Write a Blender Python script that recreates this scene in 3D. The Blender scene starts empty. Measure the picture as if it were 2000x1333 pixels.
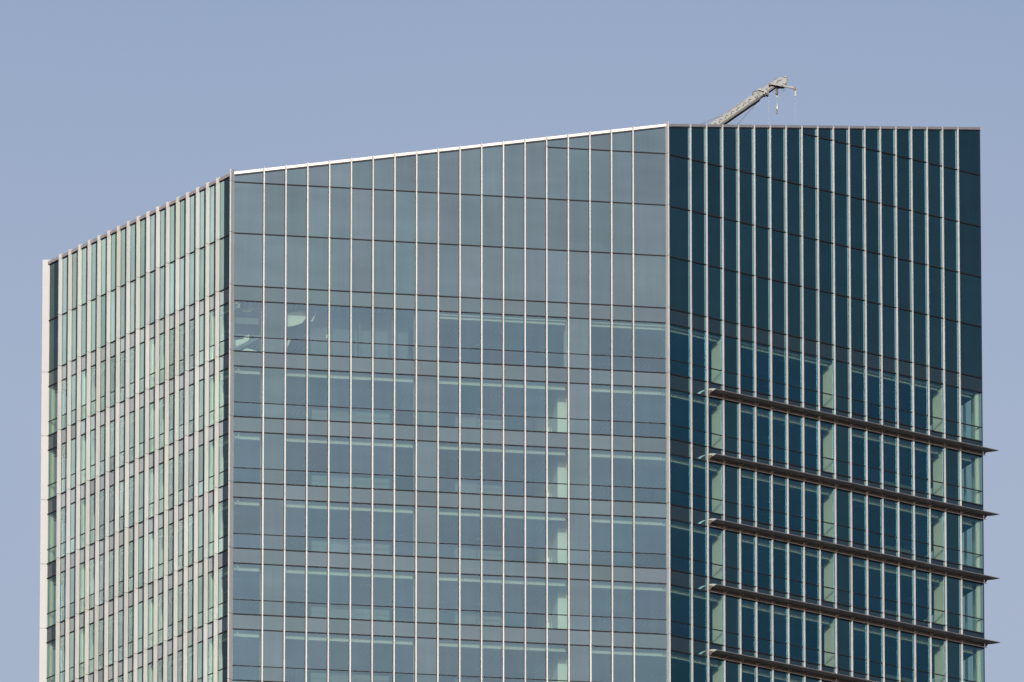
import bpy, bmesh, math, random
from mathutils import Vector, Matrix, noise

random.seed(7)
SC = bpy.context.scene
COL = SC.collection

# ------------------------------------------------------------------ camera
PITCH, ROLL = 0.23969, -0.00027
cd = bpy.data.cameras.new('camera')
cd.sensor_width = 36.0
cd.lens = 26932.86 * 36.0 / 2000.0
cd.clip_start = 1.0
cd.clip_end = 40000.0
cam = bpy.data.objects.new('camera', cd)
COL.objects.link(cam)
cam.matrix_world = (Matrix.Translation((0, 0, 1.7)) @ Matrix.Rotation(math.pi / 2 + PITCH, 4, 'X')
                    @ Matrix.Rotation(ROLL, 4, 'Z'))
SC.camera = cam

# ------------------------------------------------------------------ sky and sun
SUN_EL, SUN_ROT = math.radians(19.0), math.radians(183.0)   # behind the camera, a little to its left
w = bpy.data.worlds.new('World')
SC.world = w
w.use_nodes = True
nt = w.node_tree
bg = nt.nodes['Background']
sky = nt.nodes.new('ShaderNodeTexSky')
sky.sky_type = 'NISHITA'
sky.sun_disc = False
sky.sun_elevation = SUN_EL
sky.sun_rotation = SUN_ROT
sky.dust_density = 5.0
sky.air_density = 1.0
sky.ozone_density = 1.0
tint = nt.nodes.new('ShaderNodeMix')
tint.data_type = 'RGBA'
tint.blend_type = 'MULTIPLY'
tint.inputs['Factor'].default_value = 1.0
tint.inputs['B'].default_value = (1.10, 0.95, 0.98, 1)
nt.links.new(sky.outputs[0], tint.inputs['A'])
tcw = nt.nodes.new('ShaderNodeTexCoord')                      # thin uneven haze, fixed in the sky
mpw = nt.nodes.new('ShaderNodeMapping')
mpw.inputs['Scale'].default_value = (9.0, 9.0, 22.0)
mpw.inputs['Location'].default_value = (0.35, 0.2, 0.1)
nt.links.new(tcw.outputs['Generated'], mpw.inputs['Vector'])
nzw = nt.nodes.new('ShaderNodeTexNoise')
nzw.inputs['Scale'].default_value = 1.0
nzw.inputs['Detail'].default_value = 1.5
nt.links.new(mpw.outputs[0], nzw.inputs['Vector'])
hz = nt.nodes.new('ShaderNodeMix')
hz.data_type = 'RGBA'
hz.blend_type = 'MULTIPLY'
hz.inputs['Factor'].default_value = 1.0
rmp = nt.nodes.new('ShaderNodeMix')
rmp.data_type = 'RGBA'
rmp.inputs['A'].default_value = (0.86, 0.92, 0.965, 1)
rmp.inputs['B'].default_value = (1.12, 1.07, 1.03, 1)
nt.links.new(nzw.outputs['Fac'], rmp.inputs['Factor'])
nt.links.new(tint.outputs['Result'], hz.inputs['A'])
nt.links.new(rmp.outputs['Result'], hz.inputs['B'])
spw = nt.nodes.new('ShaderNodeSeparateXYZ')                   # the haze thins with height
nt.links.new(tcw.outputs['Generated'], spw.inputs[0])
elr = nt.nodes.new('ShaderNodeMapRange')
elr.inputs['From Min'].default_value = 0.232
elr.inputs['From Max'].default_value = 0.275
nt.links.new(spw.outputs['Z'], elr.inputs['Value'])
ec = nt.nodes.new('ShaderNodeMix')
ec.data_type = 'RGBA'
ec.inputs['A'].default_value = (1.035, 1.01, 1.0, 1)
ec.inputs['B'].default_value = (0.87, 0.91, 0.945, 1)
nt.links.new(elr.outputs[0], ec.inputs['Factor'])
em = nt.nodes.new('ShaderNodeMix')
em.data_type = 'RGBA'
em.blend_type = 'MULTIPLY'
em.inputs['Factor'].default_value = 1.0
nt.links.new(hz.outputs['Result'], em.inputs['A'])
nt.links.new(ec.outputs['Result'], em.inputs['B'])
nt.links.new(em.outputs['Result'], bg.inputs['Color'])
bg.inputs['Strength'].default_value = 0.148
sd = bpy.data.lights.new('sun', 'SUN')
sd.energy = 3.2
sd.angle = math.radians(0.5)
sd.color = (1.0, 0.975, 0.93)
sun = bpy.data.objects.new('sun', sd)
COL.objects.link(sun)
to_sun = Vector((math.sin(SUN_ROT) * math.cos(SUN_EL), math.cos(SUN_ROT) * math.cos(SUN_EL), math.sin(SUN_EL)))
sun.rotation_euler = to_sun.to_track_quat('Z', 'Y').to_euler()

SC.view_settings.view_transform = 'Standard'
SC.view_settings.look = 'None'
SC.view_settings.exposure = 0.0
SC.view_settings.gamma = 1.0
SC.render.engine = 'CYCLES'
SC.cycles.max_bounces = 10
SC.cycles.transparent_max_bounces = 16
SC.cycles.diffuse_bounces = 3
SC.cycles.glossy_bounces = 4
SC.cycles.caustics_reflective = False
SC.cycles.caustics_refractive = False


# ------------------------------------------------------------------ materials
def mat(name):
    m = bpy.data.materials.new(name)
    m.use_nodes = True
    n = m.node_tree
    for x in list(n.nodes):
        n.nodes.remove(x)
    out = n.nodes.new('ShaderNodeOutputMaterial')
    return m, n, out


def N(n, t, **kw):
    x = n.nodes.new(t)
    for k, v in kw.items():
        if k in x.inputs:
            x.inputs[k].default_value = v
        else:
            setattr(x, k, v)
    return x


def noisy_colour(n, base, amt, scale=(1, 1, 1), detail=4.0):
    """base colour varied a little by a stretched noise: dirt and weathering"""
    tc = N(n, 'ShaderNodeTexCoord')
    mp = N(n, 'ShaderNodeMapping')
    mp.inputs['Scale'].default_value = scale
    n.links.new(tc.outputs['Object'], mp.inputs['Vector'])
    nz = N(n, 'ShaderNodeTexNoise', Scale=1.0, Detail=detail, Roughness=0.6)
    n.links.new(mp.outputs[0], nz.inputs['Vector'])
    mx = N(n, 'ShaderNodeMix', data_type='RGBA')
    mx.inputs['A'].default_value = (*[c * (1 - amt) for c in base], 1)
    mx.inputs['B'].default_value = (*[min(1, c * (1 + amt)) for c in base], 1)
    n.links.new(nz.outputs['Fac'], mx.inputs['Factor'])
    return mx.outputs['Result'], nz


def solid(name, base, rough=0.6, metal=0.0, amt=0.12, scale=(0.7, 0.7, 0.25), spec=0.5):
    m, n, out = mat(name)
    b = N(n, 'ShaderNodeBsdfPrincipled', Roughness=rough, Metallic=metal)
    b.inputs['Specular IOR Level'].default_value = spec
    c, nz = noisy_colour(n, base, amt, scale)
    n.links.new(c, b.inputs['Base Color'])
    n.links.new(b.outputs[0], out.inputs['Surface'])
    return m


def fin_metal(name, base, gloss, rough, amt=0.08):
    """satin anodised aluminium: a diffuse coat with a broad metallic sheen"""
    m, n, out = mat(name)
    c, nz = noisy_colour(n, base, amt, (0.9, 0.9, 0.35))
    d = N(n, 'ShaderNodeBsdfDiffuse')
    g = N(n, 'ShaderNodeBsdfGlossy', Roughness=rough)
    at = N(n, 'ShaderNodeAttribute', attribute_name='tint')
    ml = N(n, 'ShaderNodeVectorMath', operation='MULTIPLY')
    n.links.new(c, ml.inputs[0])
    n.links.new(at.outputs['Color'], ml.inputs[1])
    c = ml.outputs[0]
    n.links.new(c, d.inputs['Color'])
    n.links.new(c, g.inputs['Color'])
    mx = N(n, 'ShaderNodeMixShader', Fac=gloss)
    n.links.new(d.outputs[0], mx.inputs[1])
    n.links.new(g.outputs[0], mx.inputs[2])
    n.links.new(mx.outputs[0], out.inputs['Surface'])
    return m


def glass(name, r0, through=None, back=None, tintc=(1, 1, 1), rough=0.0, streak=0.10, graze=(0.52, 0.71, 0.71), mid=(0.74, 0.91, 0.79)):
    """coated facade glass: fresnel reflection over either a see-through tint or an enamelled back"""
    m, n, out = mat(name)
    at = N(n, 'ShaderNodeAttribute', attribute_name='tint')
    # per pane coating colour x slow soiling streaks
    tc = N(n, 'ShaderNodeTexCoord')
    mp = N(n, 'ShaderNodeMapping')
    mp.inputs['Scale'].default_value = (1.3, 1.3, 0.10)
    n.links.new(tc.outputs['Object'], mp.inputs['Vector'])
    nz = N(n, 'ShaderNodeTexNoise', Scale=1.6, Detail=5.0, Roughness=0.65)
    n.links.new(mp.outputs[0], nz.inputs['Vector'])
    mp2 = N(n, 'ShaderNodeMapping')
    mp2.inputs['Scale'].default_value = (0.22, 0.22, 0.9)
    n.links.new(tc.outputs['Object'], mp2.inputs['Vector'])
    nz2 = N(n, 'ShaderNodeTexNoise', Scale=1.0, Detail=3.0, Roughness=0.5)
    n.links.new(mp2.outputs[0], nz2.inputs['Vector'])
    av = N(n, 'ShaderNodeMath', operation='ADD')
    n.links.new(nz.outputs['Fac'], av.inputs[0])
    n.links.new(nz2.outputs['Fac'], av.inputs[1])
    mr = N(n, 'ShaderNodeMapRange')
    mr.inputs['From Min'].default_value = 0.6
    mr.inputs['From Max'].default_value = 1.4
    mr.inputs['To Min'].default_value = 1 - streak
    mr.inputs['To Max'].default_value = 1 + streak
    n.links.new(av.outputs[0], mr.inputs['Value'])
    mul = N(n, 'ShaderNodeVectorMath', operation='SCALE')
    n.links.new(at.outputs['Color'], mul.inputs[0])
    n.links.new(mr.outputs[0], mul.inputs['Scale'])
    mul2 = N(n, 'ShaderNodeVectorMath', operation='MULTIPLY')
    n.links.new(mul.outputs[0], mul2.inputs[0])
    mul2.inputs[1].default_value = tintc
    lw = N(n, 'ShaderNodeLayerWeight', Blend=0.5)
    rp = N(n, 'ShaderNodeValToRGB')                          # coating shifts green at 45 degrees
    rp.color_ramp.elements[0].position = 0.07
    rp.color_ramp.elements[0].color = (1, 1, 1, 1)
    rp.color_ramp.elements[1].position = 0.28
    rp.color_ramp.elements[1].color = (*mid, 1)
    n.links.new(lw.outputs['Facing'], rp.inputs[0])
    mul3 = N(n, 'ShaderNodeVectorMath', operation='MULTIPLY')
    n.links.new(mul2.outputs[0], mul3.inputs[0])
    n.links.new(rp.outputs[0], mul3.inputs[1])
    pw = N(n, 'ShaderNodeMapRange')
    pw.inputs['From Min'].default_value = 0.33
    pw.inputs['From Max'].default_value = 0.56
    n.links.new(lw.outputs['Facing'], pw.inputs['Value'])
    gzc = N(n, 'ShaderNodeVectorMath', operation='MULTIPLY')
    gzc.inputs[1].default_value = graze
    n.links.new(mul.outputs[0], gzc.inputs[0])
    gz = N(n, 'ShaderNodeMix', data_type='RGBA')
    n.links.new(gzc.outputs[0], gz.inputs['B'])
    n.links.new(pw.outputs[0], gz.inputs['Factor'])
    n.links.new(mul3.outputs[0], gz.inputs['A'])
    g = N(n, 'ShaderNodeBsdfGlossy', Roughness=rough)
    n.links.new(gz.outputs['Result'], g.inputs['Color'])
    # faint roller wave in the toughened glass
    bp = N(n, 'ShaderNodeBump', Strength=0.025, Distance=0.1)
    n.links.new(nz2.outputs['Fac'], bp.inputs['Height'])
    n.links.new(bp.outputs[0], g.inputs['Normal'])
    # two-sided fresnel curve: r0 at normal incidence rising to 1 at grazing
    f5 = N(n, 'ShaderNodeMath', operation='POWER')
    f5.inputs[1].default_value = 4.3
    n.links.new(lw.outputs['Facing'], f5.inputs[0])
    fr = N(n, 'ShaderNodeMapRange')
    fr.inputs['To Min'].default_value = r0
    fr.inputs['To Max'].default_value = 1.0
    n.links.new(f5.outputs[0], fr.inputs['Value'])
    if back is not None:
        bmul = N(n, 'ShaderNodeVectorMath', operation='MULTIPLY')
        n.links.new(at.outputs['Color'], bmul.inputs[0])
        bmul.inputs[1].default_value = back
        body = N(n, 'ShaderNodeBsdfDiffuse')
        n.links.new(bmul.outputs[0], body.inputs['Color'])
    else:
        body = N(n, 'ShaderNodeBsdfTransparent')
        body.inputs['Color'].default_value = (*through, 1)
    mx = N(n, 'ShaderNodeMixShader')
    n.links.new(fr.outputs[0], mx.inputs['Fac'])
    n.links.new(body.outputs[0], mx.inputs[1])
    n.links.new(g.outputs[0], mx.inputs[2])
    n.links.new(mx.outputs[0], out.inputs['Surface'])
    return m


def ceiling_mat():
    """dark acoustic ceiling with square slotted air diffusers as its surface pattern"""
    m, n, out = mat('acoustic ceiling')
    tc = N(n, 'ShaderNodeTexCoord')
    mp = N(n, 'ShaderNodeMapping')
    mp.inputs['Rotation'].default_value = (0, 0, math.radians(-12.4))
    n.links.new(tc.outputs['Object'], mp.inputs['Vector'])
    sp = N(n, 'ShaderNodeSeparateXYZ')
    n.links.new(mp.outputs[0], sp.inputs[0])

    def math_(op, a, b):
        x = N(n, 'ShaderNodeMath', operation=op)
        for k, v in enumerate((a, b)):
            if isinstance(v, (int, float)): x.inputs[k].default_value = v
            else: n.links.new(v, x.inputs[k])
        return x.outputs[0]
    mx_ = math_('LESS_THAN', math_('FLOORED_MODULO', sp.outputs['X'], 2.8), 0.95)
    my_ = math_('LESS_THAN', math_('FLOORED_MODULO', sp.outputs['Y'], 3.6), 0.8)
    sl = math_('LESS_THAN', math_('FLOORED_MODULO', sp.outputs['Y'], 0.2), 0.05)
    sx = math_('LESS_THAN', math_('FLOORED_MODULO', sp.outputs['X'], 0.33), 0.22)
    f = math_('MULTIPLY', math_('MULTIPLY', mx_, my_), math_('MULTIPLY', sl, sx))
    mx = N(n, 'ShaderNodeMix', data_type='RGBA')
    mx.inputs['A'].default_value = (0.10, 0.115, 0.12, 1)
    mx.inputs['B'].default_value = (0.62, 0.66, 0.64, 1)
    n.links.new(f, mx.inputs['Factor'])
    b = N(n, 'ShaderNodeBsdfDiffuse')
    n.links.new(mx.outputs['Result'], b.inputs['Color'])
    n.links.new(b.outputs[0], out.inputs['Surface'])
    return m


M_FIN = fin_metal('satin aluminium fin', (0.44, 0.485, 0.505), 0.20, 0.31, 0.12)
M_PLATE = fin_metal('toned down corner fin metal', (0.36, 0.40, 0.425), 0.06, 0.5)  # fin metal darkened and dulled to tone down sun glare on this corner
M_COPEL = fin_metal('toned down left coping', (0.34, 0.345, 0.37), 0.25, 0.5)  # coping copy for the left face, darkened to subdue bright reflections by the fins
M_WHITE = solid('whitened sunlit wall', (0.82, 0.84, 0.82), 0.8, amt=0.03)  # colour raised so the sunlit patch on the partition shows
M_CAP = fin_metal('satin white end cap', (0.48, 0.51, 0.50), 0.35, 0.31)
M_COPE = fin_metal('polished coping sheet', (0.52, 0.52, 0.53), 0.85, 0.38, 0.05)
M_WING = fin_metal('sunshade aluminium', (0.26, 0.265, 0.275), 0.2, 0.45)
M_GASK = solid('black gasket', (0.014, 0.014, 0.017), 0.6, spec=0.1)
M_TRAN = solid('dark bronze transom', (0.016, 0.016, 0.020), 0.6, spec=0.1)
M_FASC = solid('brown grey fascia', (0.125, 0.12, 0.122), 0.5, 0.0, spec=0.2)
M_SOFF = solid('shade underside', (0.20, 0.19, 0.185), 0.6, 0.0)
M_VIS = glass('tinted vision glass', 0.162, through=(0.68, 0.83, 0.74), tintc=(0.33, 0.66, 1.0), mid=(0.72, 1.12, 1.0))
M_SPAN = glass('enamelled spandrel glass', 0.185, back=(0.010, 0.010, 0.010), tintc=(0.38, 0.69, 0.96), streak=0.08, graze=(0.60, 0.70, 0.74))
M_CROWN = glass('enamelled crown glass', 0.185, back=(0.001, 0.006, 0.006), tintc=(0.395, 0.70, 0.99), streak=0.12, graze=(0.50, 0.70, 0.70))
M_CONC = solid('painted column', (0.44, 0.455, 0.43), 0.8, amt=0.03)
M_WALL = solid('core wall', (0.12, 0.13, 0.135), 0.8, amt=0.06)
M_FLOOR = solid('carpet floor', (0.05, 0.055, 0.06), 0.9)
M_CEIL = ceiling_mat()
M_PELM = solid('blind pelmet', (0.26, 0.275, 0.27), 0.7, amt=0.05, spec=0.1)
M_ROOF = solid('roof membrane', (0.26, 0.26, 0.25), 0.9)
M_DARK = solid('dark furniture', (0.03, 0.035, 0.05), 0.6)
M_PALE = solid('pale steel and sunlit shapes', (0.40, 0.41, 0.40), 0.8, amt=0.08)  # pale steelwork, and sunlit areas put in as colour
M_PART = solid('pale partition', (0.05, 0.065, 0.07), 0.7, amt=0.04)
M_CRANE = solid('crane paint pale grey', (0.25, 0.29, 0.305), 0.75, amt=0.07, scale=(.8, .8, .8), spec=0.15)
M_CRANED = solid('crane dark fittings and belly shade', (0.05, 0.05, 0.05), 0.6)  # dark fittings, and the shade painted under the boom
M_CRANEW = solid('crane fitting white', (0.34, 0.37, 0.38), 0.7, amt=0.06, scale=(1, 1, 1), spec=0.2)
M_CABLE = solid('steel rope', (0.04, 0.04, 0.045), 0.5)
M_ROPE = solid('thin rope', (0.30, 0.31, 0.33), 0.5)
M_HOOK = solid('hook steel', (0.16, 0.13, 0.12), 0.6, spec=0.2)
M_HOOKW = solid('hook block white', (0.5, 0.48, 0.46), 0.5)
M_GROUND = solid('city ground', (0.13, 0.13, 0.13), 0.9, amt=0.3, scale=(0.01, 0.01, 0.01))


# ------------------------------------------------------------------ mesh helpers
def tag(o, label=None, cat=None, group=None, kind=None):
    if label: o['label'] = label
    if cat: o['category'] = cat
    if group: o['group'] = group
    if kind: o['kind'] = kind
    return o


def empty(name, loc, rz=0.0):
    o = bpy.data.objects.new(name, None)
    o.location = loc
    o.rotation_euler = (0, 0, rz)
    COL.objects.link(o)
    return o


class MB:
    """collects polygons (absolute coordinates) for one mesh object"""
    def __init__(self):
        self.v, self.f, self.t, self.mi = [], [], [], []

    def poly(self, pts, tint=(1, 1, 1), mi=0):
        i = len(self.v)
        self.v += [tuple(p) for p in pts]
        self.f.append(tuple(range(i, i + len(pts))))
        self.t.append(tint)
        self.mi.append(mi)

    def prism(self, lo, hi, tint=(1, 1, 1), mi=0):
        """lo, hi: matching rings of points; closed solid"""
        n = len(lo)
        i = len(self.v)
        self.v += [tuple(p) for p in lo] + [tuple(p) for p in hi]
        fs = [tuple(range(i + n - 1, i - 1, -1)), tuple(range(i + n, i + 2 * n))]
        fs += [(i + k, i + (k + 1) % n, i + n + (k + 1) % n, i + n + k) for k in range(n)]
        for f in fs:
            self.f.append(f)
            self.t.append(tint)
            self.mi.append(mi)

    def box(self, o, ax, ay, az):
        """box from corner o along three edge vectors"""
        o = Vector(o)
        ax, ay, az = Vector(ax), Vector(ay), Vector(az)
        self.prism([o, o + ax, o + ax + ay, o + ay], [o + az, o + ax + az, o + ax + ay + az, o + ay + az])

    def tube(self, pts, r, seg=8, r2=None):
        pts = [Vector(p) for p in pts]
        rings = []
        for k, p in enumerate(pts):
            d = (pts[min(k + 1, len(pts) - 1)] - pts[max(k - 1, 0)]).normalized()
            a = d.cross(Vector((0, 1, 0.01)))
            if a.length < 1e-3: a = d.cross(Vector((1, 0, 0)))
            a.normalize()
            b = d.cross(a)
            rr = r if r2 is None else r + (r2 - r) * k / (len(pts) - 1)
            rings.append([p + (a * math.cos(q) + b * math.sin(q)) * rr for q in [2 * math.pi * s / seg for s in range(seg)]])
        for k in range(len(rings) - 1):
            for s in range(seg):
                self.poly([rings[k][s], rings[k][(s + 1) % seg], rings[k + 1][(s + 1) % seg], rings[k + 1][s]])
        self.poly(rings[0][::-1])
        self.poly(rings[-1])

    def build(self, name, material, parent=None, bevel=0.0):
        me = bpy.data.meshes.new(name)
        org = parent_world(parent)
        inv = org.inverted()
        me.from_pydata([tuple(inv @ Vector(p)) for p in self.v], [], self.f)
        mats = material if isinstance(material, (list, tuple)) else [material]
        for m in mats: me.materials.append(m)
        ca = me.color_attributes.new('tint', 'FLOAT_COLOR', 'CORNER')
        k = 0
        for p, t, mi in zip(me.polygons, self.t, self.mi):
            p.material_index = mi
            for _ in range(p.loop_total):
                ca.data[k].color = (*t, 1)
                k += 1
        bm = bmesh.new()
        bm.from_mesh(me)
        bmesh.ops.remove_doubles(bm, verts=bm.verts, dist=1e-5)
        if bevel:
            bmesh.ops.bevel(bm, geom=[e for e in bm.edges if len(e.link_faces) == 2 and e.calc_face_angle(0) > 0.6],
                            offset=bevel, segments=1, affect='EDGES')
        closed = all(len(e.link_faces) == 2 for e in bm.edges)
        if closed:
            bmesh.ops.recalc_face_normals(bm, faces=bm.faces)
        bm.to_mesh(me)
        bm.free()
        o = bpy.data.objects.new(name, me)
        COL.objects.link(o)
        if parent is not None: o.parent = parent
        return o


def parent_world(p):
    m = Matrix.Identity(4)
    while p is not None:
        m = Matrix.LocRotScale(p.location, p.rotation_euler, p.scale) @ m
        p = p.parent
    return m


# ------------------------------------------------------------------ the tower: plan, levels, face frames
P0 = Vector((-29.70397, 858.45069, 0))
P1 = Vector((-17.40544, 835.36046, 0))
P2 = Vector((9.72181, 841.31435, 0))
P3 = Vector((30.15417, 860.0924, 0))
P4 = Vector((21.5, 886.0, 0))
P5 = Vector((-17.5, 884.0, 0))
RING = [P0, P1, P2, P3, P4, P5]
LY, LZ, LA, LB, LC = 222.87, 219.451, 216.099, 212.809, 209.431
SP, WL, FL = 0.959, 3.272, 4.176          # spandrel foot, window sill rail, next floor, below each floor line
STOREY = 4.2


def roof_z(p):
    """the sloping roof plane carried by the coping"""
    return 216.73 + 0.1741 * ((p.x - P1.x) * 0.8826 + (p.y - P1.y) * 0.4701)


class Face:
    def __init__(self, a, b, fins, depth, cols):
        self.a, self.b = a, b
        self.L = (b - a).length
        self.u = (b - a).normalized()
        self.n = Vector((self.u.y, -self.u.x, 0))
        self.fins = fins
        self.depth = depth
        self.cols = cols                       # opaque bays in front of columns
        self.edges = [0.0] + fins + [self.L]

    def P(self, u, n, z):
        q = self.a + self.u * u + self.n * n
        return Vector((q.x, q.y, z))

    def top(self, u):
        return roof_z(self.P(u, 0, 0))

    def box(self, mb, u0, u1, n0, n1, z0, z1, tint=(1, 1, 1)):
        """z0, z1: number or function of u"""
        f0 = z0 if callable(z0) else (lambda q: z0)
        f1 = z1 if callable(z1) else (lambda q: z1)
        lo = [self.P(u0, n0, f0(u0)), self.P(u1, n0, f0(u1)), self.P(u1, n1, f0(u1)), self.P(u0, n1, f0(u0))]
        hi = [self.P(u0, n0, f1(u0)), self.P(u1, n0, f1(u1)), self.P(u1, n1, f1(u1)), self.P(u0, n1, f1(u0))]
        mb.prism(lo, hi, tint)


FL_ = Face(P0, P1, [1.98 + 1.3932 * k for k in range(17)], 0.285, (2, 9, 15))
FM_ = Face(P1, P2, [1.923 + 1.3928 * k for k in range(18)], 0.15, (1, 8, 15))
FR_ = Face(P2, P3, [2.036 + 1.3911 * k for k in range(18)], 0.12, (3, 10, 17))
FACES = [FL_, FM_, FR_]
BACK = [Face(P3, P4, [2.0 + 1.46 * k for k in range(17)], 0.15, ()),
        Face(P4, P5, [2.0 + 1.4 * k for k in range(26)], 0.15, ()),
        Face(P5, P0, [2.0 + 1.4 * k for k in range(18)], 0.15, ())]
for fc in BACK: fc.fins = [f for f in fc.fins if f < fc.L - 1.2]; fc.edges = [0.0] + fc.fins + [fc.L]

NSTOREY = 8                                  # detailed storeys, the lowest two below the frame
Z_BOT = LC - STOREY * NSTOREY

tower = empty('office_tower', ((P0.x + P3.x) / 2, 862, 0))
tag(tower, 'tall faceted glass office tower with pale vertical fins and a sloping roofline', 'building')


def coords_area(fc, u0, u1, z0, z1):
    view = Vector((fc.P((u0 + u1) / 2, 0, 0).x, fc.P((u0 + u1) / 2, 0, 0).y, 0)).normalized()
    return (u1 - u0) * (z1 - z0) * abs(fc.n.dot(view))


def pane_tint(base=0.035, amp=0.035):
    g = random.gauss(0, 1)
    h = random.gauss(0, 1)
    v = 1 + amp * g
    return (v * (1 + base * 0.8 * h), v * (1 - base * 0.15 * h), v * (1 + base * 0.25 * random.gauss(0, 1)))


items = {'crown_panel': [], 'spandrel_panel': [], 'window': [], 'lower_window': [], 'infill_panel': []}


def pane(kind, fc, u0, u1, z0, z1, back_off=0.0):
    items[kind].append((coords_area(fc, u0, u1, (z0(u0) if callable(z0) else z0), (z1((u0 + u1) / 2) if callable(z1) else z1)),
                        fc, u0, u1, z0, z1, pane_tint(*((.022, .11) if fc is FL_ else (.035, .04)))))


for fc in FACES:
    for b in range(len(fc.edges) - 1):
        u0, u1 = fc.edges[b] + 0.02, fc.edges[b + 1] - 0.02
        tp = min(fc.top(u0), fc.top(u1))
        lv = [LC, LB, LA, LZ, LY]
        if fc is FL_: lv = [LC, LB]
        lv = [z for z in lv if z < tp - 0.45]
        for k, z in enumerate(lv):
            if k + 1 < len(lv):
                pane('crown_panel', fc, u0, u1, z, lv[k + 1])
            else:
                pane('crown_panel', fc, u0, u1, z, lambda q, fc=fc: fc.top(q) - 0.16)
        for s in range(NSTOREY):
            zt = LC - STOREY * s
            pane('spandrel_panel', fc, u0, u1, zt - SP, zt)
            if b in fc.cols:
                pane('infill_panel', fc, u0, u1, zt - WL, zt - SP)
                pane('infill_panel', fc, u0, u1, zt - STOREY, zt - WL)
            else:
                pane('window', fc, u0, u1, zt - WL, zt - SP)
                pane('lower_window', fc, u0, u1, zt - STOREY, zt - WL)


def pane_geo(mb, fc, u0, u1, z0, z1, tint, thick):
    f0 = z0 if callable(z0) else (lambda q: z0)
    f1 = z1 if callable(z1) else (lambda q: z1)
    # each pane sits a hair out of true, as installed panes do
    t1, t2 = random.uniform(-.0016, .0016), random.uniform(-.0012, .0012)
    um, zm = (u0 + u1) / 2, (f0(u0) + f1(u0)) / 2
    d = lambda u, z: (u - um) * t1 + (z - zm) * t2
    ring = [(u0, f0(u0)), (u1, f0(u1)), (u1, f1(u1)), (u0, f1(u0))]
    front = [fc.P(u, d(u, z), z) for u, z in ring]
    if thick:
        backp = [fc.P(u, -0.05 + d(u, z), z) for u, z in ring]
        mb.prism(backp, front, tint)
    else:
        mb.poly(front, tint)


MATS = {'crown_panel': (M_CROWN, True), 'spandrel_panel': (M_SPAN, True), 'window': (M_VIS, False),
        'lower_window': (M_VIS, False), 'infill_panel': (M_CROWN, True)}
for kind, lst in items.items():
    lst.sort(key=lambda q: -q[0])
    m, thick = MATS[kind]
    cut = 100 if len(lst) <= 100 else 99
    for it in lst[:cut]:
        mb = MB()
        pane_geo(mb, *it[1:], thick)
        mb.build(kind, m, tower)
    if len(lst) > cut:
        mb = MB()
        for it in lst[cut:]:
            pane_geo(mb, *it[1:], thick)
        o = mb.build(kind, m, tower)
        o['kind'] = 'stuff'

# lower shaft and the three hidden faces: plain curtain wall with real bays
mb = MB()
for fc in FACES:
    for b in range(len(fc.edges) - 1):
        for s in range(12):
            z1 = Z_BOT - 0.03 - s * (Z_BOT - 1) / 12
            fc.box(mb, fc.edges[b] + .02, fc.edges[b + 1] - .02, -0.05, 0.0, Z_BOT - (s + 1) * (Z_BOT - 1) / 12 + .03, z1, pane_tint())
mb.build('lower_cladding', M_CROWN, tower)
for fc in BACK:
    mb = MB()
    gz = MB()
    for b in range(len(fc.edges) - 1):
        u0, u1 = fc.edges[b] + .02, fc.edges[b + 1] - .02
        fc.box(mb, u0, u1, -.05, 0, LC, lambda q, fc=fc: fc.top(q) - .16, pane_tint())
        for s in range(NSTOREY):
            zt = LC - STOREY * s
            fc.box(mb, u0, u1, -.05, 0, zt - SP, zt - .03, pane_tint())
            gz.poly([fc.P(u0, 0, zt - STOREY), fc.P(u1, 0, zt - STOREY), fc.P(u1, 0, zt - SP), fc.P(u0, 0, zt - SP)], pane_tint())
        fc.box(mb, u0, u1, -.05, 0, 1, Z_BOT - .03, pane_tint())
    mb.build('rear_cladding', M_CROWN, tower)
    gz.build('rear_glazing', M_VIS, tower)
    fm = MB()
    for f in fc.fins:
        fc.box(fm, f - .045, f + .045, 0.0, .15, 1, lambda q, fc=fc: fc.top(q) + .05)
    fm.build('rear_fins', M_FIN, tower)
mb = MB()
mb.prism([Vector((p.x, p.y, 0)) for p in RING], [Vector((p.x, p.y, 1.0)) for p in RING])
mb.build('plinth', M_FASC, tower)

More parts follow.
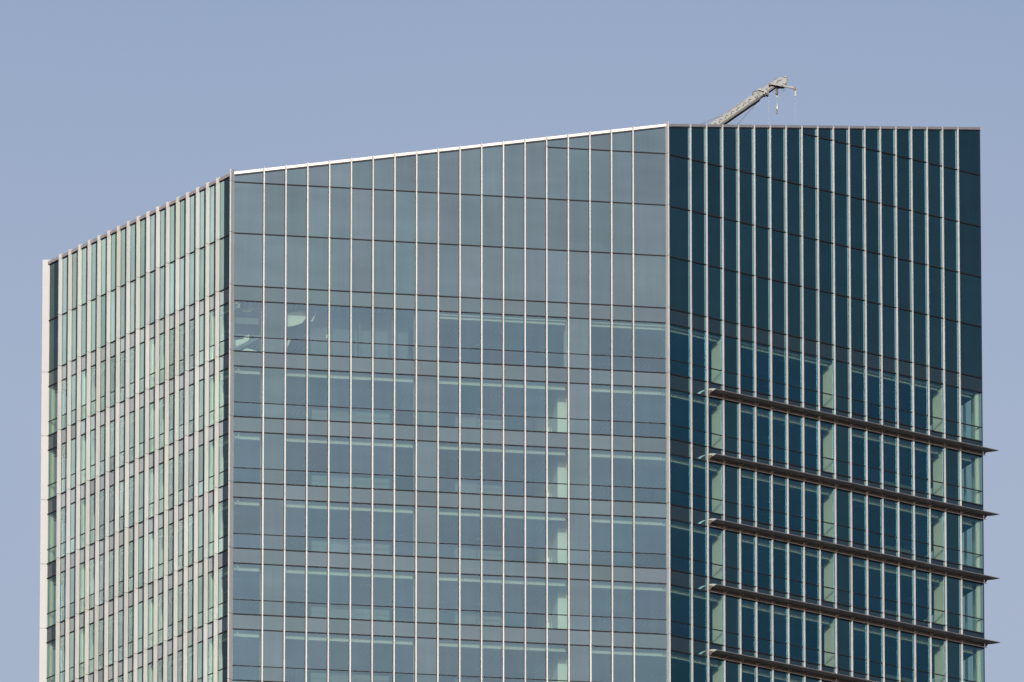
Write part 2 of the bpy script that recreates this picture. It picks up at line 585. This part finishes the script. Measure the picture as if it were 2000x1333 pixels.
# fins with their dark gaskets, joint lines every storey
for fc in FACES:
    th = {FL_: 0.022, FM_: 0.038, FR_: 0.037}[fc]
    rise = 0.09 if fc is FL_ else (0.10 if fc is FM_ else 0.02)
    for i, f in enumerate(fc.fins):
        mb = MB()
        d = fc.depth
        joints = [z for z in [LC - STOREY * s for s in range(NSTOREY, -1, -1)] + [LB, LA, LZ, LY] if z < fc.top(f) - .5]
        if fc is FL_: joints = [z for z in joints if z not in (LA, LZ, LY)]
        zs = [1.0] + joints + [None]
        for k in range(len(zs) - 1):
            tn = random.gauss(1, .045)
            tn = (tn * random.gauss(1, .012), tn, tn * random.gauss(1, .015))
            z0 = zs[k] + (0.012 if k else 0)
            if zs[k + 1] is None:
                z1 = fc.top(f) + rise
                # head cut on a slant towards the wall
                lo = [fc.P(f - th, 0.012, z0), fc.P(f + th, 0.012, z0), fc.P(f + th, d, z0), fc.P(f - th, d, z0)]
                hi = [fc.P(f - th, 0.012, z1), fc.P(f + th, 0.012, z1), fc.P(f + th, d, z1 - .05), fc.P(f - th, d, z1 - .05)]
                mb.prism(lo, hi, tn)
            else:
                fc.box(mb, f - th, f + th, 0.012, d + random.uniform(-.004, .004), z0, zs[k + 1] - 0.012, tn)
        fin = mb.build('vertical_fin', M_FIN, tower)
        gk = MB()
        fc.box(gk, f - th - .022, f + th + .022, -0.055, 0.010, 1.0, fc.top(f) - .17)
        fc.box(gk, f - th + .006, f + th - .006, 0.010, d - .02, 1.0, fc.top(f) - .6)
        gk.build('gasket', M_GASK, fin)

# corner fins: plates along the bisector of each corner
for q, (fa, fb), dep, half in ((P0, (BACK[2], FL_), 0.42, .10), (P1, (FL_, FM_), 0.45, .045), (P2, (FM_, FR_), 0.30, .045)):
    bis = (fa.n + fb.n).normalized()
    if q is P0: bis = (fa.n * 0.9 + fb.n).normalized()
    tv = Vector((-bis.y, bis.x, 0))
    mb = MB()
    zt = roof_z(q)
    joints = [LC - STOREY * s for s in range(NSTOREY, -1, -1)] + [z for z in (LB, LA, LZ, LY) if z < zt - .5 and not (q is P0)]
    zs = [1.0] + joints + [zt + .12]
    for k in range(len(zs) - 1):
        z0 = zs[k] + (.012 if k else 0)
        z1 = zs[k + 1] - (.012 if k < len(zs) - 2 else 0)
        ring = [q + tv * half - bis * .1, q - tv * half - bis * .1, q - tv * half + bis * dep, q + tv * half + bis * dep]
        mb.prism([Vector((p.x, p.y, z0)) for p in ring], [Vector((p.x, p.y, z1)) for p in ring])
    cf = mb.build('corner_fin', M_PLATE if q is P0 else M_FIN, tower)
    gk = MB()
    ring = [q + tv * (half - .006) - bis * .14, q - tv * (half - .006) - bis * .14, q - tv * (half - .006) + bis * (dep - .03), q + tv * (half - .006) + bis * (dep - .03)]
    gk.prism([Vector((p.x, p.y, 1)) for p in ring], [Vector((p.x, p.y, zt - .6)) for p in ring])
    gk.build('gasket', M_GASK, cf)
mb = MB()
q = P3
mb.box(q + Vector((-.05, -.03, 1)), (.07, 0, 0), (0, .10, 0), (0, 0, roof_z(q) - 1.2))
mb.build('corner_post', M_GASK, tower)

# transoms: one dark rail per level and face
for fc in FACES:
    def rail(z, h, dep, ua=0.0, ub=None):
        mb = MB()
        ub_ = fc.L if ub is None else ub
        ed = [e for e in fc.edges if ua - 1e-6 <= e <= ub_ + 1e-6]
        for k in range(len(ed) - 1):
            fc.box(mb, ed[k] + .07, ed[k + 1] - .07, -.06, dep, z - h / 2, z + h / 2)
        mb.build('transom', M_TRAN, tower)
    dp = 0.05 if fc is not FR_ else 0.075
    for z in (LB, LA, LZ, LY):
        if fc is FL_ and z != LB: continue
        ok = [b for b in range(len(fc.edges) - 1) if z < min(fc.top(fc.edges[b] + .02), fc.top(fc.edges[b + 1] - .02)) - .45]
        if not ok: continue
        rail(z, .065, dp, fc.edges[ok[0]], fc.edges[ok[-1] + 1])
    for s in range(NSTOREY):
        zt = LC - STOREY * s
        rail(zt, .065, dp)
        rail(zt - SP, .065, dp * .8)
        rail(zt - WL, .05, dp * .5)

# coping along the sloping eaves
for fc in FACES + BACK:
    mb = MB()
    e = fc.edges
    for k in range(len(e) - 1):
        a = e[k] + (.06 if 0 < k else .02)
        b = e[k + 1] - (.06 if k + 1 < len(e) - 1 else .02)
        fc.box(mb, a, b, -.30, .10 if fc is not FL_ else .12, lambda q, fc=fc: fc.top(q) - .165 - (.03 if fc is FL_ else 0), lambda q, fc=fc: fc.top(q))
    c = mb.build('coping', M_COPEL if fc is FL_ else M_COPE, tower)
    mb = MB()
    fc.box(mb, .1, fc.L - .1, -.25, .02, lambda q, fc=fc: fc.top(q) - .26, lambda q, fc=fc: fc.top(q) - .21)
    mb.build('coping_seal', M_GASK, c)


# ------------------------------------------------------------------ inside the tower
def inset(d):
    c = sum(RING, Vector()) / 6
    res = []
    n = len(RING)
    for k in range(n):
        a, b, e = RING[k - 1], RING[k], RING[(k + 1) % n]
        n1 = Vector(((b - a).y, -(b - a).x, 0)).normalized()
        n2 = Vector(((e - b).y, -(e - b).x, 0)).normalized()
        bis = (n1 + n2)
        res.append(b - bis * (d / (1 + n1.dot(n2))))
    return res


IN = inset(0.16)
for s in range(NSTOREY):
    zt = LC - STOREY * s
    mb = MB()
    mb.prism([Vector((p.x, p.y, zt - SP + .02)) for p in IN], [Vector((p.x, p.y, zt - .03)) for p in IN])
    k = 0
    for i, f in enumerate(mb.f):
        mb.mi[i] = 1 if i == 0 else 0
    o = mb.build('floor_slab', [M_FLOOR if s else M_ROOF, M_CEIL], tower)
mb = MB()
mb.prism([Vector((p.x, p.y, Z_BOT - .6)) for p in IN], [Vector((p.x, p.y, Z_BOT - .03)) for p in IN])
mb.build('floor_slab', M_FLOOR, tower)

# service core
mb = MB()
CO = inset(11.0)
mb.prism([Vector((p.x, p.y, 1.0)) for p in CO], [Vector((p.x, p.y, LC - .05)) for p in CO])
mb.build('service_core', M_WALL, tower)

ZI0 = Z_BOT
# square columns behind the opaque bays, round ones in the corners
for fc in FACES:
    for b in fc.cols:
        if fc is FM_ and b == 15: continue
        u0, u1 = fc.edges[b] + .08, fc.edges[b + 1] - .08
        mb = MB()
        fc.box(mb, u0, u1, -1.10, -.24, ZI0, LC - SP)
        mb.build('column', M_CONC, tower)
mb = MB()
u1 = FM_.edges[16] - .08
FM_.box(mb, FM_.edges[15] - .32, u1, -3.3, -1.62, ZI0, LC - STOREY - SP)
mb.build('column', M_CONC, tower)
mb = MB()
FM_.box(mb, FM_.edges[15] - .02, u1, -1.2, -.3, LC - STOREY, LC - SP)
mb.build('column', M_CONC, tower)
mb = MB()
FM_.box(mb, FM_.edges[15] - .32, FM_.edges[15] - .08, -8.4, -4.4, ZI0, LC - STOREY - SP)
mb.build('partition_wall', M_WHITE, tower)
for q, nn in ((P0, (BACK[2].n + FL_.n)), (P3, (FR_.n + BACK[0].n))):
    c = q - nn.normalized() * .36
    mb = MB()
    lo = [Vector((c.x + .17 * math.cos(a), c.y + .17 * math.sin(a), ZI0)) for a in [2 * math.pi * k / 28 for k in range(28)]]
    mb.prism(lo, [Vector((p.x, p.y, LC - SP)) for p in lo])
    mb.build('column', M_CONC, tower)

# blind pelmets hanging at the window heads, one run between two opaque bays
for fc in FACES:
    runs, cur = [], None
    for b in range(len(fc.edges) - 1):
        if b in fc.cols:
            if cur: runs.append(cur)
            cur = None
        else:
            cur = [cur[0], b] if cur else [b, b]
    if cur: runs.append(cur)
    for s in range(NSTOREY - 1):
        zc = LC - STOREY * s - SP
        if s == 0 and fc is FM_: rr = [r for r in runs if r[0] >= 9]
        else: rr = runs
        for b0, b1 in rr:
            if fc is FR_ and b1 == 18: u1 = fc.edges[b1 + 1] - .62
            elif fc is FM_ and b1 == 18: u1 = fc.edges[b1 + 1] - .22
            else: u1 = fc.edges[b1 + 1] - .10
            u0 = fc.edges[b0] + (.22 if (fc is FM_ and b0 == 0) else .10)
            mb = MB()
            hh = .12 if s == 0 else .035
            fc.box(mb, u0 - .06, u1 + .06, -.34, -.24, zc - .07 - hh, zc - .07)
            fc.box(mb, u0, u1, -.52, -.44, zc - .40, zc + .01)
            fc.box(mb, u0, u1, -.44, -.30, zc - .40, zc - .365)
            for e in [x for x in fc.edges[b0:b1 + 2]]:
                for t in (0.35, 0.7, 1.05):
                    if u0 < e + t < u1 - .05:
                        fc.box(mb, e + t, e + t + .03, -.44, -.36, zc - .365, zc - .22)
            mb.build('blind_pelmet', M_PELM, tower)

# top storey of the middle face: plant room walls, sunlit wedges built as pale shapes, stair stringer by the left corner
zc = LC - SP
mb = MB()
FM_.box(mb, FM_.edges[3] + .7, FM_.edges[8], -2.6, -2.4, LC - STOREY, zc)
FM_.box(mb, FM_.edges[5] + .9, FM_.edges[5] + 1.0, -2.4, -1.7, LC - STOREY, zc)
FM_.box(mb, FM_.edges[7] + .1, FM_.edges[7] + .2, -2.4, -1.2, LC - STOREY, zc)
mb.build('plant_room_wall', M_DARK, tower)
mb = MB()
FM_.box(mb, -.0 + .3, 1.9, -1.6, -1.3, LC - SP - 1.15, LC - SP - .75)
FM_.box(mb, .3, 1.9, -1.45, -1.30, LC - SP - 1.9, LC - SP - 1.84)
mb.build('steel_beam', M_PART, tower)
A = lambda u, n, z: FM_.P(u, n, LC - STOREY + z)


def slab_poly(name, pts, n, material, t=.12):
    mb = MB()
    mb.prism([A(u, n - t, z) for u, z in pts], [A(u, n, z) for u, z in pts])
    return mb.build(name, material, tower)


slab_poly('stair_stringer', [(.30, .42), (1.95, 1.42), (1.95, 1.18), (.30, .16)], -1.0, M_DARK)
slab_poly('stair_panel', [(.34, .50), (1.22, 1.05), (1.22, .98), (.34, .44)], -1.15, M_CONC)
slab_poly('stair_panel', [(.34, 1.02), (.34, .55), (1.30, 1.12), (1.30, 1.46), (1.0, 1.30), (.92, 1.1)], -1.3, M_PALE)
slab_poly('stair_panel', [(.55, .20), (1.15, .52), (1.95, .30), (1.95, .20)], -1.2, M_PALE)
slab_poly('steel_gusset', [(1.18, 3.22), (1.18, 2.86), (1.55, 3.02), (1.62, 3.10), (1.95, 3.12), (1.95, 3.22)], -1.2, M_PALE)
slab_poly('steel_gusset', [(.75, 2.96), (1.35, 2.90), (1.35, 2.82), (.85, 2.84)], -1.15, M_PALE, .08)
slab_poly('sunlit_wedge', [(3.55, 2.86), (5.0, 3.22), (4.95, 2.70), (4.62, 2.30), (4.1, 2.10), (3.55, 2.00)], -1.2, M_PALE)  # sunlit wedge put in as flat pale shapes
slab_poly('sunlit_wedge', [(3.55, .95), (3.95, 1.32), (3.75, .75), (3.55, .45)], -1.2, M_PALE)
slab_poly('sunlit_wedge', [(5.22, 2.5), (5.62, 3.20), (5.68, 3.20), (5.28, 2.42)], -1.2, M_PALE, .06)
mb = MB()
FM_.box(mb, 6.42, 6.68, -2.40, -2.36, LC - STOREY + 1.72, LC - STOREY + 1.94)
mb.build('wall_plate', M_CONC, tower)

# ------------------------------------------------------------------ sunshades on the right face
for s in range(6):
    zb = LC - STOREY * (s + 1) - .60
    fc = FR_
    ua, ub = fc.fins[1] + .02, fc.L
    mb = MB()
    # wing section (outward n, height z): rounded root, curved underside, pointed lip
    sec = [(0.14, -.085), (0.14, .07), (.34, .08), (.53, .065), (.70, .032), (.81, .012), (.81, -.012), (.70, -.030), (.52, -.062), (.32, -.088)]
    lip = .93
    nrm = Vector((0, 0, 0))
    ring0 = [fc.P(ua, n, zb + z) for n, z in sec]
    ring1 = [fc.P(ub + n * .85, n, zb + z) for n, z in sec]
    mb.prism(ring0, ring1)
    sh = mb.build('sunshade', M_WING, tower)
    mb = MB()
    mb.prism([fc.P(ua - .022, n * 1.03, zb + z * 1.3) for n, z in sec], [fc.P(ua - .002, n * 1.03, zb + z * 1.3) for n, z in sec])
    mb.build('end_cap', M_CAP, sh)
    mb = MB()
    fc.box(mb, ua, ub + .6, .813, .83, zb - .022, zb - .006)
    fc.box(mb, ua, ub + .6, .813, .83, zb + .006, zb + .022)
    mb.build('edge_trim', M_COPE, sh)
    # fascia trough below the wing, with its ledge and a bright drip edge
    mb = MB()
    e = [u for u in fc.edges if u > fc.fins[0]]
    zf = LC - STOREY * (s + 1) - SP
    for k in range(len(e) - 1):
        fc.box(mb, e[k] + .05, e[k + 1] - .05, .015, .05, zf + .03, zb + .02)
        fc.box(mb, e[k] + .05, e[k + 1] - .05, .051, .10, zf + .16, zf + .20)
    mb.build('fascia', M_FASC, sh)
    mb = MB()
    fc.box(mb, e[0] + .05, ub + .12, .17, .20, zf + .02, zf + .05)
    mb.build('drip_edge', M_COPE, sh)
    for u in fc.fins[1:] + [fc.L - .06]:
        mb = MB()
        mb.prism([fc.P(u - .03, .165, zb + .05), fc.P(u - .03, .50, zb - .02), fc.P(u - .03, .50, zb - .08), fc.P(u - .03, .19, zf + .06), fc.P(u - .03, .165, zf + .06)],
                 [fc.P(u + .03, .165, zb + .05), fc.P(u + .03, .50, zb - .02), fc.P(u + .03, .50, zb - .08), fc.P(u + .03, .19, zf + .06), fc.P(u + .03, .165, zf + .06)])
        mb.build('bracket', M_FASC, sh)

# ------------------------------------------------------------------ furniture seen low behind the glass
ordn = ['second highest', 'third highest', 'fourth highest', 'fifth highest', 'sixth highest']
first = None
for s in range(1, 6):
    zf = LC - STOREY * (s + 1)
    for which, (u, wdt) in enumerate(((6.35, 1.55), (14.3, 1.35))):
        r = empty('storage_cabinet', FM_.P(u, -.5, zf))
        r.rotation_euler = (0, 0, math.atan2(FM_.u.y, FM_.u.x))
        tag(r, 'dark low cabinet behind glass, %s one of the middle facade\'s %s floor' %
            (('left', 'right')[which], ordn[s - 1]), 'cabinet', 'low cabinets behind the middle facade glass')
        for nm, bxs, mt in (('carcass', [(0, wdt, -.4, 0, .0, .66)], M_DARK),
                            ('top', [(-.02, wdt + .02, -.42, .02, .661, .70)], M_DARK),
                            ('door', [(.03, wdt / 2 - .01, .001, .02, .04, .63)], M_DARK),
                            ('door', [(wdt / 2 + .01, wdt - .03, .001, .02, .04, .63)], M_DARK)):
            mb = MB()
            for (a, b, n0, n1, z0, z1) in bxs:
                FM_.box(mb, u + a, u + b, -.5 + n0, -.5 + n1, zf + z0 * 1.2, zf + z1 * 1.2)
            mb.build(nm, mt, r)
    mb = MB()
    FM_.box(mb, 5.25, 10.2, -1.05, -1.0, zf, zf + .92)
    mb.build('low_partition', M_PART, tower)
    mb = MB()
    FM_.box(mb, 15.8, 17.6, -1.05, -1.0, zf, zf + .85)
    mb.build('low_partition', M_PART, tower)
    mb = MB()
    FR_.box(mb, FR_.edges[14] + .3, FR_.edges[16] - .1, -1.6, -1.55, zf, zf + .75)
    mb.build('low_partition', M_PART, tower)

# ------------------------------------------------------------------ crane on the roof
CY = 858.0
crane = empty('roof_crane', (3.2, CY, LC - .03))
tag(crane, 'pale grey telescopic crane boom rising above the right part of the roofline', 'crane')
bd = Vector((15.76 - 13.12, 0, 227.58 - 225.70)).normalized()     # boom axis
pd = Vector((-bd.z, 0, bd.x))
foot = Vector((13.12, CY, 225.70)) - bd * 12.2


def boom_section(mb, s0, s1, h, wd, dark=None, off=0.0):
    """eight sided box boom between two stations along the axis"""
    o = Vector((13.12, CY, 225.70)) + pd * off
    for sgn in (1,):
        prof = [(-wd / 2, -h / 2 + .07), (-wd / 2 + .07, -h / 2), (wd / 2 - .07, -h / 2), (wd / 2, -h / 2 + .07),
                (wd / 2, h / 2 - .05), (wd / 2 - .05, h / 2), (-wd / 2 + .05, h / 2), (-wd / 2, h / 2 - .05)]
        r0 = [o + bd * s0 + Vector((0, y, 0)) + pd * z for y, z in prof]
        r1 = [o + bd * s1 + Vector((0, y, 0)) + pd * z for y, z in prof]
        mb.prism(r0, r1)


mb = MB()
boom_section(mb, -12.2, 3.30, .46, .66)
boom = mb.build('boom', M_CRANE, crane)
mb = MB()                                                          # dark sheet standing in for the shade under the boom
o = Vector((13.12, CY, 225.70))
mb.box(o + bd * -12 + Vector((0, -.325, 0)) - pd * .30, bd * 15.25, (0, .65, 0), pd * .068)
mb.build('belly_shade', M_CRANED, boom)
# stencilled wavy hose clips along the near side
mb = MB()
y0 = CY - .345
for k in range(8):
    s = -.10 + k * .46
    if k == 5: s += .05
    if s > 3.0: break
    c = o + bd * s + Vector((0, -.345, 0)) + pd * -.01
    pts = [c + bd * -.19 + pd * -.05, c + bd * -.10 + pd * -.045, c + bd * -.06 + pd * .0, c + bd * -.02 + pd * .065, c + bd * .05 + pd * .06,
           c + bd * .08 + pd * .0, c + bd * .10 + pd * -.03]
    mb.tube(pts, .016, 6)
    if k % 3 != 2:
        mb.box(c + bd * -.13 + pd * -.07 + Vector((0, -.01, 0)), bd * .06, (0, .02, 0), pd * .05)
mb.build('hose_clips', M_CRANED, boom)
mb = MB()
mb.box(o + bd * .3 + Vector((0, -.34, 0)) + pd * .185, bd * 2.2, (0, .012, 0), pd * .012)
for s, l in ((.5, .16), (1.05, .22), (1.55, .5)):
    mb.box(o + bd * s + Vector((0, -.342, 0)) + pd * .15, bd * l, (0, .014, 0), pd * .022)
mb.build('warning_strip', M_HOOK, boom)
# collar at the end of the outer section
mb = MB()
boom_section(mb, 3.16, 3.34, .54, .74)
boom_section(mb, 3.34, 3.75, .47, .60)
col = mb.build('boom_collar', M_CRANE, crane, bevel=.015)
mb = MB()
c = o + bd * 3.22 + Vector((0, -.40, 0))
arc = [c + bd * (-.02 + .17 * math.cos(a)) + pd * (.16 + .14 * math.sin(a)) for a in [math.pi * (1.05 - k / 10) for k in range(11)]]
mb.tube(arc, .022, 6)
mb.tube([c + bd * .16 + pd * .14, c + bd * .12 + pd * -.05, c + bd * .16 + pd * -.16], .014, 6)
mb.tube([c + bd * -.16 + pd * .0, c + bd * -.12 + pd * -.16, c + bd * .0 + pd * -.2], .014, 6)
mb.build('hose_loop', M_CRANED, col)
mb = MB()
for a, b in ((.0, -.08), (.30, .08), (.42, -.1), (.36, .16), (.12, -.15)):
    mb.tube([c + bd * a + pd * b, c + bd * a + pd * b + Vector((0, -.04, 0))], .028, 8)
mb.build('bolts', M_HOOK, col)
mb = MB()
mb.box(c + bd * .30 + pd * .28, bd * .10, (0, .05, 0), pd * -.02)
mb.tube([c + bd * .28 + pd * .27, c + bd * .60 + pd * -.10], .05, 6)
mb.tube([c + bd * .60 + pd * -.10, c + bd * .40 + pd * -.22], .05, 6)
mb.tube([c + bd * .56 + pd * -.14, c + bd * .66 + pd * -.26], .05, 6)
mb.build('latch_arm', M_CRANEW, col)
mb = MB()
mb.box(c + bd * .40 + pd * -.30 + Vector((0, .08, 0)), bd * .34, (0, .5, 0), pd * .10)
mb.tube([c + bd * .62 + pd * -.34, c + bd * .62 + pd * -.34 + Vector((0, .5, 0))], .085, 12)
mb.tube([c + bd * .45 + pd * -.30, c + bd * .38 + pd * -.42], .02, 6)
mb.build('guide_roller', M_CRANED, col)
# inner section and head
mb = MB()
boom_section(mb, 3.70, 4.85, .40, .50)
inner = mb.build('inner_boom', M_CRANE, crane)
mb = MB()
mb.box(o + bd * 3.7 + Vector((0, -.23, 0)) - pd * .235, bd * 1.1, (0, .46, 0), pd * .045)
mb.build('belly_shade', M_CRANED, inner)  # underside shade as a dark sheet, as on the outer boom
mb = MB()
for s, z, r in ((3.98, -.03, .055), (4.42, .11, .04)):
    p = o + bd * s + pd * z
    mb.tube([p + Vector((0, -.262, 0)), p + Vector((0, -.20, 0))], r, 14)
mb.build('pin_hole', M_CRANED, inner)
mb = MB()
hx = lambda x, z, y=0.0: Vector((x, CY + y, z))
ringh = [(16.72, 228.18), (17.05, 228.22), (17.12, 228.20), (17.56, 228.20), (17.60, 228.32), (17.60, 228.74), (17.24, 228.80), (17.02, 228.62), (16.60, 228.36)]
mb.prism([hx(x, z, -.27) for x, z in ringh], [hx(x, z, .27) for x, z in ringh])
head = mb.build('boom_head', M_CRANE, crane, bevel=.012)
mb = MB()
mb.tube([hx(16.98, 228.28, -.285), hx(17.08, 228.48, -.29), hx(17.18, 228.57, -.29), hx(17.34, 228.60, -.285)], .022, 6)
mb.box(hx(17.10, 228.155, -.26), (.40, 0, 0), (0, .5, 0), (0, 0, .045))
mb.build('head_hose', M_CRANED, head)
mb = MB()
mb.tube([hx(17.62, 228.26, -.1), hx(17.62, 228.76, -.1)], .085, 10)
mb.tube([hx(17.58, 228.44, -.22), hx(17.58, 228.60, -.22)], .06, 10)
mb.tube([hx(17.55, 228.34, -.28), hx(17.55, 228.40, -.28)], .09, 10)
mb.tube([hx(17.60, 228.76, -.1), hx(17.60, 228.80, -.1)], .055, 10)
mb.tube([hx(17.60, 228.80, -.1), hx(17.60, 228.86, -.1)], .12, 14)
mb.build('sheave_post', M_CRANEW, head)
mb = MB()
for z in (228.30, 228.42, 228.62, 228.76):
    mb.tube([hx(17.62, z, -.1), hx(17.62, z + .03, -.1)], .10, 10)
mb.build('clamp_rings', M_HOOK, head)
# jib arm swung across the head
mb = MB()
mb.box(hx(16.56, 228.28, -.46), (1.66, -.0, -.33), (0, .11, 0), (0, 0, .135))
jib = mb.build('jib_arm', M_CRANE, crane, bevel=.01)
mb = MB()
mb.tube([hx(16.58, 228.28, -.50), hx(16.58, 228.28, -.2)], .085, 12)
mb.tube([hx(17.38, 228.16, -.50), hx(17.38, 228.16, -.30)], .06, 12)
mb.tube([hx(18.20, 227.98, -.50), hx(18.20, 227.98, -.33)], .10, 14)
mb.build('jib_pins', M_HOOK, jib)
mb = MB()
mb.tube([hx(18.22, 228.0, -.41), hx(18.28, 227.90, -.41), hx(18.27, 227.72, -.41)], .035, 8)
mb.box(hx(18.17, 227.48, -.45), (.09, 0, 0), (0, .08, 0), (0.02, 0, .34))
mb.build('jib_tip_guide', M_CRANEW, jib)
mb = MB()
loop = [hx(17.43 + .09 * math.cos(a), 227.93 + .12 * math.sin(a), -.38) for a in [math.pi * (.75 + 1.5 * k / 12) for k in range(13)]]
mb.tube(loop, .008, 5)
loop = [hx(17.53 + .08 * math.cos(a), 227.93 + .11 * math.sin(a), -.34) for a in [math.pi * (.8 + 1.4 * k / 12) for k in range(13)]]
mb.tube(loop, .007, 5)
mb.tube([hx(16.74, 227.80, -.3), hx(17.0, 227.95, -.3), hx(17.3, 228.05, -.3)], .008, 5)
mb.build('slack_cable', M_CABLE, jib)
# main hook block close under the head
mb = MB()
mb.box(hx(16.97, 227.86, -.08), (.16, 0, 0), (0, .16, 0), (0, 0, .26))
mb.tube([hx(17.05, 227.80, -.12), hx(17.05, 227.80, .12)], .10, 14)
hb = mb.build('hook_block', M_CRANED, crane)
mb = MB()
mb.tube([hx(17.13, 227.84), hx(17.15, 227.70), hx(17.12, 227.62)], .03, 8)
mb.tube([hx(17.04, 227.72), hx(17.02, 227.56), hx(17.03, 227.44), hx(17.09, 227.43), hx(17.12, 227.52), hx(17.12, 227.62)], .022, 8)
mb.build('shackle', M_CRANEW, hb)
# second hook hanging free on its line
mb = MB()
mb.tube([hx(17.06, 227.44), hx(17.06, 227.10)], .008, 6)
mb.build('line', M_ROPE, crane)
mb = MB()
mb.tube([hx(17.06, 227.10), hx(17.06, 226.92)], .022, 8)
mb.tube([hx(17.06, 226.92), hx(17.06, 226.88), hx(17.06, 226.78), hx(17.06, 226.72)], .055, 10)
sh_ = mb.build('swivel_ball', M_HOOKW, crane)
mb = MB()
hk = [hx(17.05, 226.72), hx(17.07, 226.62), hx(17.09, 226.54), hx(17.08, 226.46), hx(17.04, 226.42), hx(17.0, 226.45), hx(17.0, 226.51)]
mb.tube(hk, .026, 8)
mb.tube([hx(17.03, 226.70), hx(17.02, 226.60)], .03, 8)
mb.build('hook', M_HOOK, sh_)
# ropes and stays
for nm, pts, r in (('hoist_rope', [hx(16.50, 228.34, -.42), hx(16.50, 227.6, -.42), hx(16.50, 216.0, -.42)], .007),
                   ('hoist_rope', [hx(18.21, 227.46, -.41), hx(18.21, 216.0, -.41)], .007),
                   ('stay_rope', [hx(15.83, 227.24), hx(14.4, 225.6), hx(8.0, 214.0)], .018),
                   ('stay_rope', [hx(16.2, 227.30, .2), hx(13.9, 225.70, .2), hx(4.6, 217.6, .2)], .007),
                   ('antenna_wire', [hx(16.25, 228.14, -.2), hx(17.02, 228.75, -.2)], .012),
                   ('antenna_wire', [hx(16.85, 228.62, -.2), hx(16.98, 228.57, -.2)], .008),
                   ('stay_rope', [hx(13.55, 226.30, -.1), hx(11.75, 225.55, -.1), hx(5.0, 220.4, -.1)], .016)):
    mb = MB()
    mb.tube(pts, r, 6)
    mb.build(nm, M_ROPE if r == .007 else M_CABLE, crane)
mb = MB()
mb.tube([hx(17.05, 228.55, -.3), hx(17.05, 228.78, -.3)], .010, 6)
mb.build('mast_rod', M_CRANEW, crane)
# slewing base and ram, standing on the roof deck behind the parapet
mb = MB()
base = Vector((foot.x, CY, LC - .03))
mb.tube([base, base + Vector((0, 0, 6.6))], .95, 24, .8)
mb.tube([base, base + Vector((0, 0, .5))], 1.5, 24)
mb.build('pedestal', M_CRANE, crane)
mb = MB()
top = base + Vector((0, 0, 6.6))
mb.prism([top + Vector((x, -.7, z)) for x, z in ((-1.6, 0), (1.3, 0), (1.0, .8), (.2, foot.z - top.z + .5), (-.5, foot.z - top.z + .5), (-1.6, .9))],
         [top + Vector((x, .7, z)) for x, z in ((-1.6, 0), (1.3, 0), (1.0, .8), (.2, foot.z - top.z + .5), (-.5, foot.z - top.z + .5), (-1.6, .9))])
mb.build('slewing_frame', M_CRANE, crane)
mb = MB()
mb.tube([top + Vector((1.1, 0, .4)), foot + bd * 5.0 - pd * .25], .14, 14)
mb.build('luffing_ram', M_CRANEW, crane)
# roof deck screen so that nothing floats: plant podium on the deck
mb = MB()
PO = inset(7.0)
mb.prism([Vector((p.x, p.y, LC - .02)) for p in PO[:1] + PO[1:]], [Vector((p.x, p.y, LC + 1.2)) for p in PO])
mb.build('plant_podium', M_ROOF, tower)

# ------------------------------------------------------------------ ground
g = bpy.data.meshes.new('ground')
bm = bmesh.new()
bmesh.ops.create_grid(bm, x_segments=40, y_segments=40, size=15000)
bm.to_mesh(g)
bm.free()
g.materials.append(M_GROUND)
go = bpy.data.objects.new('ground', g)
COL.objects.link(go)
tag(go, kind='structure')
